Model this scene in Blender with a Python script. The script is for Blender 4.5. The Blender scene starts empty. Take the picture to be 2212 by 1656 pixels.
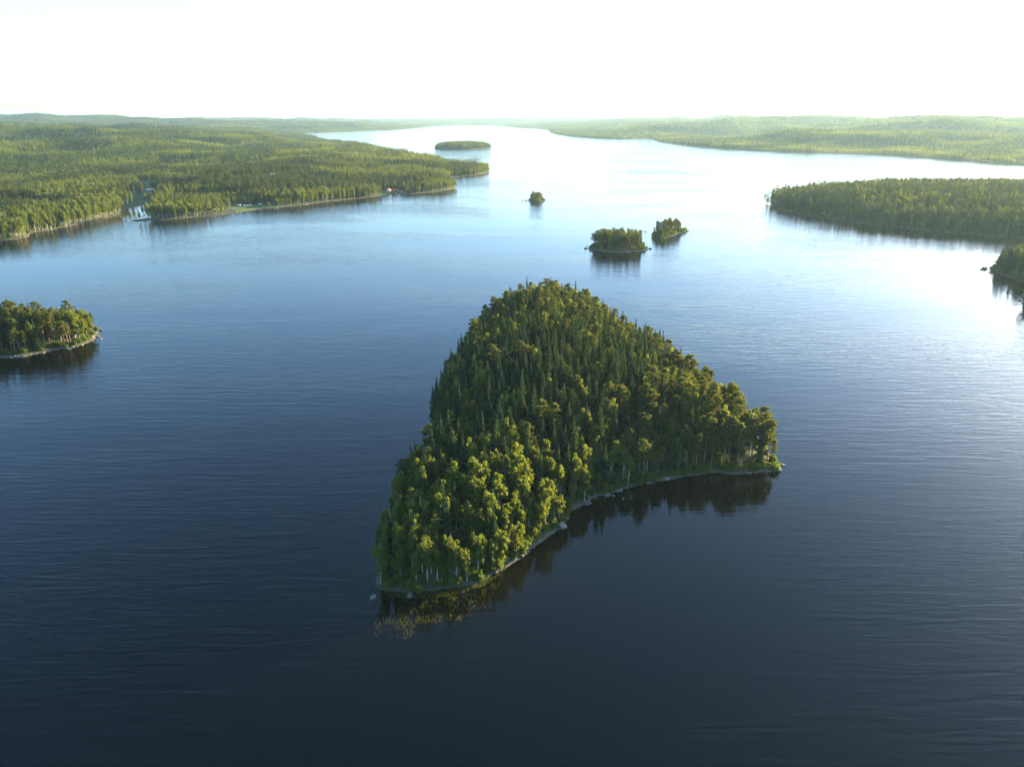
import bpy, math, random
import numpy as np
from mathutils import Vector, Euler, Matrix

rng = np.random.default_rng(7)
random.seed(7)
R = math.radians
SC = bpy.context.scene
COL = SC.collection

# ------------------------------------------------------------------ camera
CAM_H = 120.0
PITCH = R(20.48)                 # below the horizon
FPX = 711.0                      # focal length in pixels of a 1024 wide frame
cam = bpy.data.cameras.new('camera')
cam.sensor_width = 36.0
cam.lens = FPX / 1024 * 36
cam.clip_start = 1.0
cam.clip_end = 60000
camo = bpy.data.objects.new('camera', cam)
camo.location = (0, 0, CAM_H)
camo.rotation_euler = (math.pi/2 - PITCH, 0, 0)
COL.objects.link(camo)
SC.camera = camo

# ------------------------------------------------------------------ sky and sun
SUN_AZ = R(55.0)                 # clockwise from +Y, to the right of the frame
SUN_EL = R(11.0)
world = bpy.data.worlds.new('World')
SC.world = world
world.use_nodes = True
wn = world.node_tree.nodes
bg = wn['Background']
sky = wn.new('ShaderNodeTexSky')
sky.sky_type = 'NISHITA'
sky.sun_disc = False
sky.sun_elevation = SUN_EL
sky.sun_rotation = SUN_AZ
sky.altitude = 150
sky.air_density = 1.0
sky.dust_density = 1.2
sky.ozone_density = 3.8
world.node_tree.links.new(sky.outputs[0], bg.inputs[0])
bg.inputs[1].default_value = 0.105
sun = bpy.data.lights.new('sun', 'SUN')
sun.energy = 5.0
sun.angle = R(0.5)
sun.color = (1.0, 0.80, 0.43)
suno = bpy.data.objects.new('sun', sun)
sdir = Vector((math.sin(SUN_AZ)*math.cos(SUN_EL), math.cos(SUN_AZ)*math.cos(SUN_EL), math.sin(SUN_EL)))
suno.rotation_euler = sdir.to_track_quat('Z', 'Y').to_euler()
suno.location = (300, 300, 400)
COL.objects.link(suno)
SC.view_settings.view_transform = 'Standard'
SC.view_settings.look = 'None'
SC.view_settings.exposure = 2.72
SC.view_settings.gamma = 1.0
SC.view_settings.use_curve_mapping = False
cy = SC.cycles
cy.max_bounces = 5
cy.diffuse_bounces = 2
cy.glossy_bounces = 2
cy.transmission_bounces = 2
cy.volume_bounces = 0
cy.transparent_max_bounces = 4
cy.use_denoising = True
cy.sample_clamp_indirect = 4.0
cy.caustics_reflective = False
cy.caustics_refractive = False

# ------------------------------------------------------------------ small numeric helpers
def hash01(ix, iy, seed):
    h = (ix.astype(np.int64)*374761393 + iy.astype(np.int64)*668265263 + seed*1442695041) & 0xffffffff
    h = ((h ^ (h >> 13)) * 1274126177) & 0xffffffff
    h = (h ^ (h >> 16)) & 0xffffffff
    return h / 4294967295.0

def vnoise(x, y, seed=0):
    ix = np.floor(x); iy = np.floor(y)
    fx = x-ix; fy = y-iy
    fx = fx*fx*(3-2*fx); fy = fy*fy*(3-2*fy)
    a = hash01(ix, iy, seed); b = hash01(ix+1, iy, seed)
    c = hash01(ix, iy+1, seed); d = hash01(ix+1, iy+1, seed)
    return (a*(1-fx)+b*fx)*(1-fy)+(c*(1-fx)+d*fx)*fy

def fbm(x, y, seed=0, octs=4):
    s = 0; a = .5
    for k in range(octs):
        s = s + a*vnoise(x, y, seed+k*17); x = x*2.03+5.1; y = y*2.03+3.7; a *= .5
    return s/(1-.5**octs)

def sstep(a, b, x):
    t = np.clip((x-a)/(b-a), 0, 1)
    return t*t*(3-2*t)

CP, SP = math.cos(PITCH), math.sin(PITCH)
def W(px, py, z=0.0):
    """a point given in the photo's 2212 x 1656 view -> the world point at height z"""
    u = px*1024/2212-512; v = py*1024/2212-383.5
    d = (u, FPX*CP-v*SP, -(FPX*SP+v*CP))
    t = (z-CAM_H)/d[2]
    return (d[0]*t, d[1]*t)

def to_px(x, y, z):
    dz = z-CAM_H
    dep = y*CP-dz*SP
    u = x/dep*FPX+512; v = (-(dz*CP+y*SP))/dep*FPX+383.5
    return u*2212/1024, v*2212/1024

def poly_sd(P, x, y):
    """signed distance to polygon P, positive inside"""
    P = np.asarray(P, float); n = len(P)
    out = np.empty(len(x))
    for s in range(0, len(x), 20000):
        X = x[s:s+20000]; Y = y[s:s+20000]
        best = np.full(len(X), 1e18); ins = np.zeros(len(X), bool)
        for i in range(n):
            ax, ay = P[i]; bx, by = P[(i+1) % n]
            ex, ey = bx-ax, by-ay
            t = np.clip(((X-ax)*ex+(Y-ay)*ey)/(ex*ex+ey*ey+1e-9), 0, 1)
            dx = X-ax-t*ex; dy = Y-ay-t*ey
            best = np.minimum(best, dx*dx+dy*dy)
            if by != ay:
                c = ((ay > Y) != (by > Y)) & (X < (bx-ax)*(Y-ay)/(by-ay)+ax)
                ins ^= c
        out[s:s+20000] = np.where(ins, 1, -1)*np.sqrt(best)
    return out

# ------------------------------------------------------------------ mesh building
class G:
    """collects geometry: verts, polygons (same size per add) and a material index"""
    def __init__(s): s.v = []; s.f = []; s.m = []; s.n = 0; s.sm = []
    def add(s, v, f, m=0, smooth=False):
        v = np.asarray(v, float).reshape(-1, 3); f = np.asarray(f, int)
        s.v.append(v); s.f.append(f+s.n); s.m.append(np.full(len(f), m)); s.sm.append(np.full(len(f), smooth)); s.n += len(v)
    def merge(s, o, moff=0, M=None):
        for v, f, m, sm in zip(o.v, o.f, o.m, o.sm):
            pass
        base = s.n
        V = np.concatenate(o.v)
        if M is not None:
            M = np.array(M); V = V@M[:3, :3].T+M[:3, 3]
        s.v.append(V)
        for f, m, sm in zip(o.f, o.m, o.sm):
            s.f.append(f+base); s.m.append(m+moff); s.sm.append(sm)
        s.n += len(V)
    def mesh(s, name, mats):
        me = bpy.data.meshes.new(name)
        V = np.concatenate(s.v)
        me.vertices.add(len(V)); me.vertices.foreach_set('co', V.ravel())
        loops = np.concatenate([f.ravel() for f in s.f])
        tot = np.concatenate([np.full(len(f), f.shape[1]) for f in s.f])
        st = np.concatenate([[0], np.cumsum(tot)[:-1]])
        me.loops.add(len(loops)); me.loops.foreach_set('vertex_index', loops.astype(np.int32))
        me.polygons.add(len(tot)); me.polygons.foreach_set('loop_start', st.astype(np.int32))
        for mt in mats: me.materials.append(mt)
        me.polygons.foreach_set('material_index', np.concatenate(s.m).astype(np.int32))
        me.polygons.foreach_set('use_smooth', np.concatenate(s.sm).astype(bool))
        me.update(calc_edges=True)
        me.validate()
        return me

def tube(g, p0, p1, r0, r1, n=6, m=0, cap=False):
    p0 = np.array(p0, float); p1 = np.array(p1, float); d = p1-p0; d = d/(np.linalg.norm(d)+1e-9)
    a = np.cross(d, [0, 0, 1.0] if abs(d[2]) < .9 else [1.0, 0, 0]); a /= np.linalg.norm(a); b = np.cross(d, a)
    t = np.arange(n)*2*math.pi/n
    ring = np.cos(t)[:, None]*a+np.sin(t)[:, None]*b
    v = np.concatenate([p0+ring*r0, p1+ring*r1])
    f = [(i, (i+1) % n, n+(i+1) % n, n+i) for i in range(n)]
    g.add(v, f, m, True)
    if cap:
        g.add(v[n:], [tuple(range(n))], m)

def box(g, c, s, m=0, rz=0.0):
    x, y, z = s[0]/2, s[1]/2, s[2]/2
    v = np.array([(-x, -y, -z), (x, -y, -z), (x, y, -z), (-x, y, -z), (-x, -y, z), (x, -y, z), (x, y, z), (-x, y, z)])
    c_, s_ = math.cos(rz), math.sin(rz)
    v = v@np.array([[c_, s_, 0], [-s_, c_, 0], [0, 0, 1]])+np.array(c)
    g.add(v, [(0, 3, 2, 1), (4, 5, 6, 7), (0, 1, 5, 4), (1, 2, 6, 5), (2, 3, 7, 6), (3, 0, 4, 7)], m)

def cards(g, c, size, nrm=None, m=0, r=rng, flat=0.0, aspect=1.0):
    """leaf clumps: one small quad at every centre, random orientation (flat > 0 tends to horizontal)"""
    n = len(c)
    N = r.normal(size=(n, 3))
    if nrm is not None: N = N*0.6+nrm
    N[:, 2] += flat*np.sign(N[:, 2]+.01)
    N /= np.linalg.norm(N, axis=1)[:, None]+1e-9
    A = np.cross(N, r.normal(size=(n, 3))); A /= np.linalg.norm(A, axis=1)[:, None]+1e-9
    B = np.cross(N, A)
    s = (np.asarray(size)*r.uniform(.6, 1.35, n))[:, None]*.5
    v = np.stack([c-A*s*.4-B*s*aspect, c+A*s-B*s*.3, c+A*s*.4+B*s*aspect, c-A*s+B*s*.3], 1).reshape(-1, 3)
    g.add(v, np.arange(n*4).reshape(n, 4), m)

# ------------------------------------------------------------------ materials
def mat(name):
    m = bpy.data.materials.new(name); m.use_nodes = True
    nt = m.node_tree; nt.nodes.clear()
    out = nt.nodes.new('ShaderNodeOutputMaterial')
    return m, nt, out

def simple(name, col, rough=.8, metal=0.0, spec=.3, var=.25, scale=3.0):
    m, nt, out = mat(name)
    b = nt.nodes.new('ShaderNodeBsdfPrincipled')
    b.inputs['Roughness'].default_value = rough; b.inputs['Metallic'].default_value = metal
    b.inputs['Specular IOR Level'].default_value = spec
    n = nt.nodes.new('ShaderNodeTexNoise'); n.inputs['Scale'].default_value = scale; n.inputs['Detail'].default_value = 4
    tc = nt.nodes.new('ShaderNodeTexCoord')
    nt.links.new(tc.outputs['Object'], n.inputs['Vector'])
    mx = nt.nodes.new('ShaderNodeMix'); mx.data_type = 'RGBA'
    mx.inputs[6].default_value = (*[c*(1-var) for c in col], 1); mx.inputs[7].default_value = (*[min(1, c*(1+var)) for c in col], 1)
    nt.links.new(n.outputs['Fac'], mx.inputs[0]); nt.links.new(mx.outputs[2], b.inputs['Base Color'])
    nt.links.new(b.outputs[0], out.inputs[0])
    return m

def leafmat(name, c1, c2, tcol, tfac=.4, stand=0.45):
    """c1..c2 over the trees (each tree its own random tone), tcol the light that comes through the leaves"""
    m, nt, out = mat(name)
    oi = nt.nodes.new('ShaderNodeObjectInfo')
    geo = nt.nodes.new('ShaderNodeNewGeometry')
    ns = nt.nodes.new('ShaderNodeTexNoise'); ns.inputs['Scale'].default_value = .012; ns.inputs['Detail'].default_value = 2
    nt.links.new(geo.outputs['Position'], ns.inputs['Vector'])
    mr = nt.nodes.new('ShaderNodeMapRange'); mr.inputs[1].default_value = .4; mr.inputs[2].default_value = .6
    nt.links.new(ns.outputs['Fac'], mr.inputs[0])
    mf = nt.nodes.new('ShaderNodeMix'); mf.data_type = 'FLOAT'; mf.inputs[0].default_value = stand
    nt.links.new(oi.outputs['Random'], mf.inputs[2]); nt.links.new(mr.outputs[0], mf.inputs[3])
    mx = nt.nodes.new('ShaderNodeMix'); mx.data_type = 'RGBA'
    mx.inputs[6].default_value = (*c1, 1); mx.inputs[7].default_value = (*c2, 1)
    nt.links.new(mf.outputs[0], mx.inputs[0])
    d = nt.nodes.new('ShaderNodeBsdfDiffuse'); nt.links.new(mx.outputs[2], d.inputs[0])
    t = nt.nodes.new('ShaderNodeBsdfTranslucent')
    mt = nt.nodes.new('ShaderNodeMix'); mt.data_type = 'RGBA'; mt.inputs[0].default_value = .65
    nt.links.new(mx.outputs[2], mt.inputs[6]); mt.inputs[7].default_value = (*tcol, 1)
    nt.links.new(mt.outputs[2], t.inputs[0])
    ms = nt.nodes.new('ShaderNodeMixShader'); ms.inputs[0].default_value = tfac
    nt.links.new(d.outputs[0], ms.inputs[1]); nt.links.new(t.outputs[0], ms.inputs[2])
    nt.links.new(ms.outputs[0], out.inputs[0])
    return m

M_BIRCH = leafmat('birch_leaves', (.034, .072, .024), (.110, .155, .032), (.40, .42, .032), .45)
M_SPRUCE = leafmat('spruce_needles', (.017, .042, .023), (.038, .066, .028), (.10, .15, .025), .28)
M_PINE = leafmat('pine_needles', (.032, .060, .026), (.066, .092, .030), (.26, .26, .028), .37)
M_BUSH = leafmat('shrub_leaves', (.045, .085, .022), (.085, .13, .03), (.27, .32, .035), .42)
M_REED = leafmat('reed_stalks', (.055, .085, .03), (.10, .12, .04), (.22, .24, .05), .4)

def barkmat(name, c0, c1, zmid=None, ctop=None, marks=False):
    m, nt, out = mat(name)
    b = nt.nodes.new('ShaderNodeBsdfPrincipled'); b.inputs['Roughness'].default_value = .9; b.inputs['Specular IOR Level'].default_value = .15
    tc = nt.nodes.new('ShaderNodeTexCoord')
    mp = nt.nodes.new('ShaderNodeMapping'); mp.inputs['Scale'].default_value = (3, 3, 1.5 if not marks else 2.2)
    nt.links.new(tc.outputs['Object'], mp.inputs[0])
    n = nt.nodes.new('ShaderNodeTexNoise'); n.inputs['Scale'].default_value = 2; n.inputs['Detail'].default_value = 3
    nt.links.new(mp.outputs[0], n.inputs['Vector'])
    mr = nt.nodes.new('ShaderNodeMapRange'); mr.inputs[1].default_value = .38; mr.inputs[2].default_value = .58
    nt.links.new(n.outputs['Fac'], mr.inputs[0])
    mx = nt.nodes.new('ShaderNodeMix'); mx.data_type = 'RGBA'; mx.inputs[6].default_value = (*c0, 1); mx.inputs[7].default_value = (*c1, 1)
    nt.links.new(mr.outputs[0], mx.inputs[0])
    last = mx.outputs[2]
    if zmid is not None:
        sx = nt.nodes.new('ShaderNodeSeparateXYZ'); nt.links.new(tc.outputs['Object'], sx.inputs[0])
        m2 = nt.nodes.new('ShaderNodeMapRange'); m2.inputs[1].default_value = zmid-2; m2.inputs[2].default_value = zmid+2
        nt.links.new(sx.outputs[2], m2.inputs[0])
        mb = nt.nodes.new('ShaderNodeMix'); mb.data_type = 'RGBA'; mb.inputs[7].default_value = (*ctop, 1)
        nt.links.new(m2.outputs[0], mb.inputs[0]); nt.links.new(last, mb.inputs[6]); last = mb.outputs[2]
    nt.links.new(last, b.inputs['Base Color']); nt.links.new(b.outputs[0], out.inputs[0])
    return m
M_BBARK = barkmat('birch_bark', (.12, .11, .10), (.62, .60, .55), marks=True)
M_SBARK = barkmat('spruce_bark', (.08, .06, .045), (.16, .12, .09))
M_PBARK = barkmat('pine_bark', (.13, .09, .065), (.22, .15, .11), 7.0, (.38, .20, .10))

def rockmat(name, c0, c1, sc=.6):
    m, nt, out = mat(name)
    b = nt.nodes.new('ShaderNodeBsdfPrincipled'); b.inputs['Roughness'].default_value = .85; b.inputs['Specular IOR Level'].default_value = .3
    geo = nt.nodes.new('ShaderNodeNewGeometry')
    n = nt.nodes.new('ShaderNodeTexNoise'); n.inputs['Scale'].default_value = sc; n.inputs['Detail'].default_value = 6
    nt.links.new(geo.outputs['Position'], n.inputs['Vector'])
    mr = nt.nodes.new('ShaderNodeMapRange'); mr.inputs[1].default_value = .35; mr.inputs[2].default_value = .65
    nt.links.new(n.outputs['Fac'], mr.inputs[0])
    mx = nt.nodes.new('ShaderNodeMix'); mx.data_type = 'RGBA'; mx.inputs[6].default_value = (*c0, 1); mx.inputs[7].default_value = (*c1, 1)
    nt.links.new(mr.outputs[0], mx.inputs[0]); nt.links.new(mx.outputs[2], b.inputs['Base Color'])
    bp = nt.nodes.new('ShaderNodeBump'); bp.inputs['Strength'].default_value = .6; bp.inputs['Distance'].default_value = .15
    n2 = nt.nodes.new('ShaderNodeTexNoise'); n2.inputs['Scale'].default_value = 3; n2.inputs['Detail'].default_value = 5
    nt.links.new(geo.outputs['Position'], n2.inputs['Vector']); nt.links.new(n2.outputs['Fac'], bp.inputs['Height'])
    nt.links.new(bp.outputs[0], b.inputs['Normal']); nt.links.new(b.outputs[0], out.inputs[0])
    return m
M_ROCK = rockmat('shore_granite', (.07, .066, .060), (.21, .195, .17))

def groundmat():
    m, nt, out = mat('forest_ground')
    L = nt.links.new
    b = nt.nodes.new('ShaderNodeBsdfPrincipled'); b.inputs['Roughness'].default_value = .95; b.inputs['Specular IOR Level'].default_value = .1
    geo = nt.nodes.new('ShaderNodeNewGeometry')
    n = nt.nodes.new('ShaderNodeTexNoise'); n.inputs['Scale'].default_value = .15; n.inputs['Detail'].default_value = 8
    L(geo.outputs['Position'], n.inputs['Vector'])
    mr = nt.nodes.new('ShaderNodeMapRange'); mr.inputs[1].default_value = .35; mr.inputs[2].default_value = .65; L(n.outputs['Fac'], mr.inputs[0])
    f = nt.nodes.new('ShaderNodeMix'); f.data_type = 'RGBA'; f.inputs[6].default_value = (.045, .042, .022, 1); f.inputs[7].default_value = (.055, .08, .025, 1)
    L(mr.outputs[0], f.inputs[0])
    at = nt.nodes.new('ShaderNodeAttribute'); at.attribute_name = 'meadow'
    g = nt.nodes.new('ShaderNodeMix'); g.data_type = 'RGBA'; g.inputs[6].default_value = (.045, .075, .022, 1); g.inputs[7].default_value = (.08, .105, .032, 1)
    L(mr.outputs[0], g.inputs[0])
    fm = nt.nodes.new('ShaderNodeMix'); fm.data_type = 'RGBA'; L(at.outputs['Fac'], fm.inputs[0]); L(f.outputs[2], fm.inputs[6]); L(g.outputs[2], fm.inputs[7])
    sx = nt.nodes.new('ShaderNodeSeparateXYZ'); L(geo.outputs['Position'], sx.inputs[0])
    ad = nt.nodes.new('ShaderNodeMath'); ad.operation = 'MULTIPLY_ADD'; L(n.outputs['Fac'], ad.inputs[0]); ad.inputs[1].default_value = -1.6; L(sx.outputs[2], ad.inputs[2])
    m2 = nt.nodes.new('ShaderNodeMapRange'); m2.inputs[1].default_value = -.62; m2.inputs[2].default_value = -.38; L(ad.outputs[0], m2.inputs[0])
    st = nt.nodes.new('ShaderNodeMix'); st.data_type = 'RGBA'; st.inputs[6].default_value = (.10, .088, .07, 1)
    L(m2.outputs[0], st.inputs[0]); L(fm.outputs[2], st.inputs[7])
    L(st.outputs[2], b.inputs['Base Color']); L(b.outputs[0], out.inputs[0])
    return m
M_GROUND = groundmat()

def watermat():
    m, nt, out = mat('lake_water')
    L = nt.links.new
    b = nt.nodes.new('ShaderNodeBsdfPrincipled')
    b.inputs['IOR'].default_value = 1.333
    b.inputs['Specular IOR Level'].default_value = .30
    b.inputs['Roughness'].default_value = .045
    b.inputs['Base Color'].default_value = (.0004, .0008, .0008, 1)
    geo = nt.nodes.new('ShaderNodeNewGeometry')
    sh = nt.nodes.new('ShaderNodeAttribute'); sh.attribute_name = 'shallow'
    cm_ = nt.nodes.new('ShaderNodeMix'); cm_.data_type = 'RGBA'; cm_.inputs[6].default_value = (.0004, .0008, .0008, 1); cm_.inputs[7].default_value = (.0045, .0048, .002, 1)
    L(sh.outputs['Fac'], cm_.inputs[0]); L(cm_.outputs[2], b.inputs['Base Color'])
    # where the wind touches the lake: large patches and long streaks
    mpw = nt.nodes.new('ShaderNodeMapping'); mpw.inputs['Scale'].default_value = (.0035, .009, 1); mpw.inputs['Rotation'].default_value = (0, 0, R(-14))
    L(geo.outputs['Position'], mpw.inputs[0])
    nw = nt.nodes.new('ShaderNodeTexNoise'); nw.inputs['Scale'].default_value = 1; nw.inputs['Detail'].default_value = 4; nw.inputs['Distortion'].default_value = .6
    L(mpw.outputs[0], nw.inputs['Vector'])
    wind = nt.nodes.new('ShaderNodeMapRange'); wind.inputs[1].default_value = .30; wind.inputs[2].default_value = .70; wind.inputs[3].default_value = .3; wind.inputs[4].default_value = 1.5
    L(nw.outputs['Fac'], wind.inputs[0])
    # calm strip round the land, kept as a vertex attribute of the sheet
    at = nt.nodes.new('ShaderNodeAttribute'); at.attribute_name = 'calm'
    def wave(sx, sy, rot, scale, dist, amp, detail=2.0):
        mp = nt.nodes.new('ShaderNodeMapping'); mp.inputs['Scale'].default_value = (sx, sy, 1); mp.inputs['Rotation'].default_value = (0, 0, R(rot))
        L(geo.outputs['Position'], mp.inputs[0])
        n = nt.nodes.new('ShaderNodeTexNoise'); n.inputs['Scale'].default_value = scale; n.inputs['Detail'].default_value = detail
        n.inputs['Distortion'].default_value = dist
        L(mp.outputs[0], n.inputs['Vector'])
        k = nt.nodes.new('ShaderNodeMath'); k.operation = 'MULTIPLY'; k.inputs[1].default_value = amp
        L(n.outputs['Fac'], k.inputs[0])
        return k.outputs[0]
    def add(a, c):
        k = nt.nodes.new('ShaderNodeMath'); k.operation = 'ADD'; L(a, k.inputs[0]); L(c, k.inputs[1]); return k.outputs[0]
    big = add(wave(.12, 1, 3, .38, .9, .155), wave(.25, 1, -7, .95, .7, .055))
    fine = add(wave(.3, 1, 24, .55, .5, .040), add(wave(.4, 1, 8, 1.5, .3, .020), wave(.7, 1, -28, 4.0, .2, .006, 1)))
    inv = nt.nodes.new('ShaderNodeMath'); inv.operation = 'SUBTRACT'; inv.inputs[0].default_value = 1; L(at.outputs['Fac'], inv.inputs[1])
    kb = nt.nodes.new('ShaderNodeMath'); kb.operation = 'MULTIPLY'; L(big, kb.inputs[0]); L(inv.outputs[0], kb.inputs[1])
    s = add(kb.outputs[0], fine)
    km = nt.nodes.new('ShaderNodeMath'); km.operation = 'MULTIPLY'; L(s, km.inputs[0]); L(wind.outputs[0], km.inputs[1])
    bp = nt.nodes.new('ShaderNodeBump'); bp.inputs['Strength'].default_value = 1; bp.inputs['Distance'].default_value = 1.0
    L(km.outputs[0], bp.inputs['Height']); L(bp.outputs[0], b.inputs['Normal'])
    L(b.outputs[0], out.inputs[0])
    return m
M_WATER = watermat()

# ------------------------------------------------------------------ outlines of the land (photo points brought down to the lake)
def WP(pts): return [W(*p) for p in pts]
ISLAND = WP([(815,1255),(825,1268),(880,1282),(960,1277),(1040,1256),(1090,1225),(1130,1197),(1180,1158),(1215,1138),(1235,1105),(1270,1080),(1310,1067),
             (1340,1056),(1400,1040),(1460,1031),(1540,1023),(1620,1021),(1685,1018),(1688,1010),(1665,985),(1605,930),(1515,860),(1450,805),(1390,765),
             (1335,735),(1312,705),(1275,682),(1200,668),(1130,670),(1075,680),(1045,712),(1015,752),(980,800),(955,842),(938,880),(936,930),(938,965),
             (922,1000),(893,1035),(858,1078),(835,1120),(824,1160),(818,1210)])
LEFT_ISLE = WP([(-260,760),(0,774),(50,771),(110,758),(160,751),(197,738),(214,719),(212,714),(180,714),(120,714),(50,710),(0,702),(-150,690),(-300,700)])
ISLET_A = WP([(1141,433),(1152,437),(1166,437),(1176,433),(1172,429),(1150,428)])
ISLET_B = WP([(1271,537),(1285,541),(1310,545),(1345,546),(1375,544),(1401,539),(1394,532),(1340,527),(1290,528)])
ISLET_C = WP([(1408,511),(1420,516),(1435,516),(1452,511),(1466,505),(1484,500),(1478,497),(1450,499),(1420,503)])
FAR_ISLE = WP([(937,322),(975,324),(1020,323),(1050,321),(1064,319),(1045,316.5),(990,316),(945,318)])
RIGHT_PEN = WP([(1667,448),(1700,457),(1760,468),(1830,478),(1850,483),(1900,488),(1990,498),(2060,504),(2120,509),(2212,517),(2420,530)])+[(1500,760),(1500,1060)]+WP([(2212,413),(2000,413),(1900,413),(1800,417),(1740,426),(1690,437)])
NEAR_RIGHT = WP([(2136,582),(2146,587),(2165,594),(2190,603),(2212,612),(2220,625),(2212,632),(2207,645),(2216,662),(2260,690)])+[(720,420),(900,520),(800,640)]+WP([(2250,556),(2190,566),(2155,576)])
MAIN = [(-1500,560)]+WP([(0,520),(30,518),(58,512),(66,504),(85,500),(110,497),(160,487),(200,479),(240,469),(268,460),(258,456),(288,449),(313,443),(334,441),
        (328,452),(324,464),(328,471),(300,474.5),(284,476.5),(283,479),(310,478.5),(345,476),(400,472),(470,465),(520,459),(560,452),(600,449),(640,445),(700,437),(760,431),
        (800,426),(840,421),(880,420),(930,416),(970,411),(986,406),(978,400),(965,392),(975,383),(1020,379),(1045,376),(1059,371),(1050,363),(1000,356),(940,347),
        (860,334),(780,318),(720,308),(680,300),(650,293),(642,288.5),(700,286.5),(760,284.5),(850,281),(900,277),(937,273),(1000,271),(1072,271),(1090,273),(1118,276),
        (1163,278.5),(1186,282),(1190,286),(1206,291),(1244,296),(1290,299.5),(1331,301.5),(1370,301),(1398,299.5),(1415,303),(1424,308),(1506,316.6),(1580,323),
        (1656,328),(1740,331),(1835,332.5),(1923,336),(2040,345),(2130,352),(2212,358),(2400,372)])+[(2600,1500),(9000,900),(30000,0),(30000,42000),(-30000,42000),(-30000,300)]
MEADOW = [WP(p) for p in ([(256,456),(338,441),(345,428),(365,400),(300,400),(272,430)], [(560,398),(620,385),(700,383),(690,392),(600,402)],
          [(330,372),(350,362),(430,357),(430,364),(360,374)], [(480,456),(520,459),(600,449),(600,444),(520,451)], [(820,422),(875,420),(870,415),(830,416)])]

# height of the ground, one function for every piece of land
def land_main(x, y, sd=None):
    d = poly_sd(MAIN, x, y)
    r = np.hypot(x, y)
    d = d+np.where(r < 5000, (fbm(x/22, y/22, 3, 3)-.5)*9*np.clip(1-r/5000, 0, 1), 0)
    din = np.clip(d, 0, None)
    z = 1.0*(1-np.exp(-din/3.0))+5*(1-np.exp(-din/60))
    hill = sstep(60, 2500, din)
    z = z+hill*(1-.28*sstep(0, 2500, -x))*(94*(.62+.75*fbm(x/1900, y/1900, 11, 3)-.12))*(1-.25*sstep(9000, 14000, r))
    z = z+sstep(60, 500, din)*(fbm(x/430, y/430, 23, 2)-.42)*105
    z = z+sstep(1200, 3500, din)*(fbm(x/1000, y/1000, 29, 3)-.55)*120
    z = np.maximum(z, np.minimum(din*.12, 3.0))
    return np.where(d > 0, z, np.maximum(d*.25, -8)), d

def land_small(P, hmax, k, nz, seed):
    def f(x, y):
        d = poly_sd(P, x, y)+(fbm(x/9, y/9, seed, 3)-.5)*nz
        din = np.clip(d, 0, None)
        z = .9*(1-np.exp(-din/2.0))+hmax*(1-np.exp(-(din/k)**1.3))+(fbm(x/25, y/25, seed+5, 3)-.5)*2.0*sstep(3, 20, din)
        return np.where(d > 0, np.maximum(z, .05), np.maximum(d*.3, -6)), d
    return f
f_island = land_small(ISLAND, 15, 40, 4, 41)
f_leftisle = land_small(LEFT_ISLE, 3.5, 25, 3, 42)
f_a = land_small(ISLET_A, 1.0, 10, 2, 43)
f_b = land_small(ISLET_B, 1.8, 10, 3, 44)
f_c = land_small(ISLET_C, 1.8, 8, 3, 45)
f_far = land_small(FAR_ISLE, 9, 50, 8, 46)
f_pen = land_small(RIGHT_PEN, 13, 70, 2, 47)
f_nr = land_small(NEAR_RIGHT, 9, 35, 3, 48)
LANDS = [('island', ISLAND, f_island, 2.2), ('island', LEFT_ISLE, f_leftisle, 2.5), ('island', ISLET_A, f_a, 1.6), ('island', ISLET_B, f_b, 1.6),
         ('island', ISLET_C, f_c, 1.6), ('island', FAR_ISLE, f_far, 10), ('ground', RIGHT_PEN, f_pen, 8), ('ground', NEAR_RIGHT, f_nr, 3)]

def link(me, name, parent=None, **props):
    o = bpy.data.objects.new(name, me); COL.objects.link(o)
    if parent is not None: o.parent = parent
    for k, v in props.items():
        if v is not None: o[k] = v
    return o

def grid_mesh(name, X, Y, Z, mats, keep=None, attrs=None):
    ny, nx = X.shape
    idx = np.arange(nx*ny).reshape(ny, nx)
    f = np.stack([idx[:-1, :-1], idx[:-1, 1:], idx[1:, 1:], idx[1:, :-1]], -1).reshape(-1, 4)
    V = np.stack([X.ravel(), Y.ravel(), Z.ravel()], 1)
    if keep is not None:
        f = f[keep.ravel()[f].any(1)]
    used = np.unique(f); mp = np.full(len(V), -1); mp[used] = np.arange(len(used))
    g = G(); g.add(V[used], mp[f], 0, True)
    me = g.mesh(name, mats)
    for k, a in (attrs or {}).items():
        at = me.attributes.new(k, 'FLOAT', 'POINT'); at.data.foreach_set('value', a.ravel()[used].astype(np.float32))
    return me

# ------------------------------------------------------------------ the setting
# mainland and hills: finer near, coarser far
th = np.radians(np.concatenate([np.arange(-75, -42, 1.0), np.arange(-42, 42, .19), np.arange(42, 76, 1.0)]))
rr = np.concatenate([np.geomspace(520, 3000, 230), np.geomspace(3020, 30000, 200)])
TH, RR = np.meshgrid(th, rr)
X = RR*np.sin(TH); Y = RR*np.cos(TH)
Zf, Df = land_main(X.ravel(), Y.ravel())
md = np.zeros(len(Zf))
for P in MEADOW: md = np.maximum(md, sstep(-12, 6, poly_sd(P, X.ravel(), Y.ravel())))
me = grid_mesh('hills', X, Y, Zf.reshape(X.shape), [M_GROUND], keep=(Df > -60), attrs={'meadow': md.reshape(X.shape)})
link(me, 'hills', kind='structure', label='forested hills and headlands round the lake')
for nm, P, f, step in LANDS:
    P_ = np.array(P); x0, y0 = P_.min(0)-12; x1, y1 = P_.max(0)+12
    gx, gy = np.meshgrid(np.arange(x0, x1, step), np.arange(y0, y1, step))
    z, d = f(gx.ravel(), gy.ravel())
    me = grid_mesh(nm, gx, gy, z.reshape(gx.shape), [M_GROUND], keep=(d > -10), attrs={'meadow': np.zeros(gx.shape)})
    link(me, nm, kind='structure')

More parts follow.
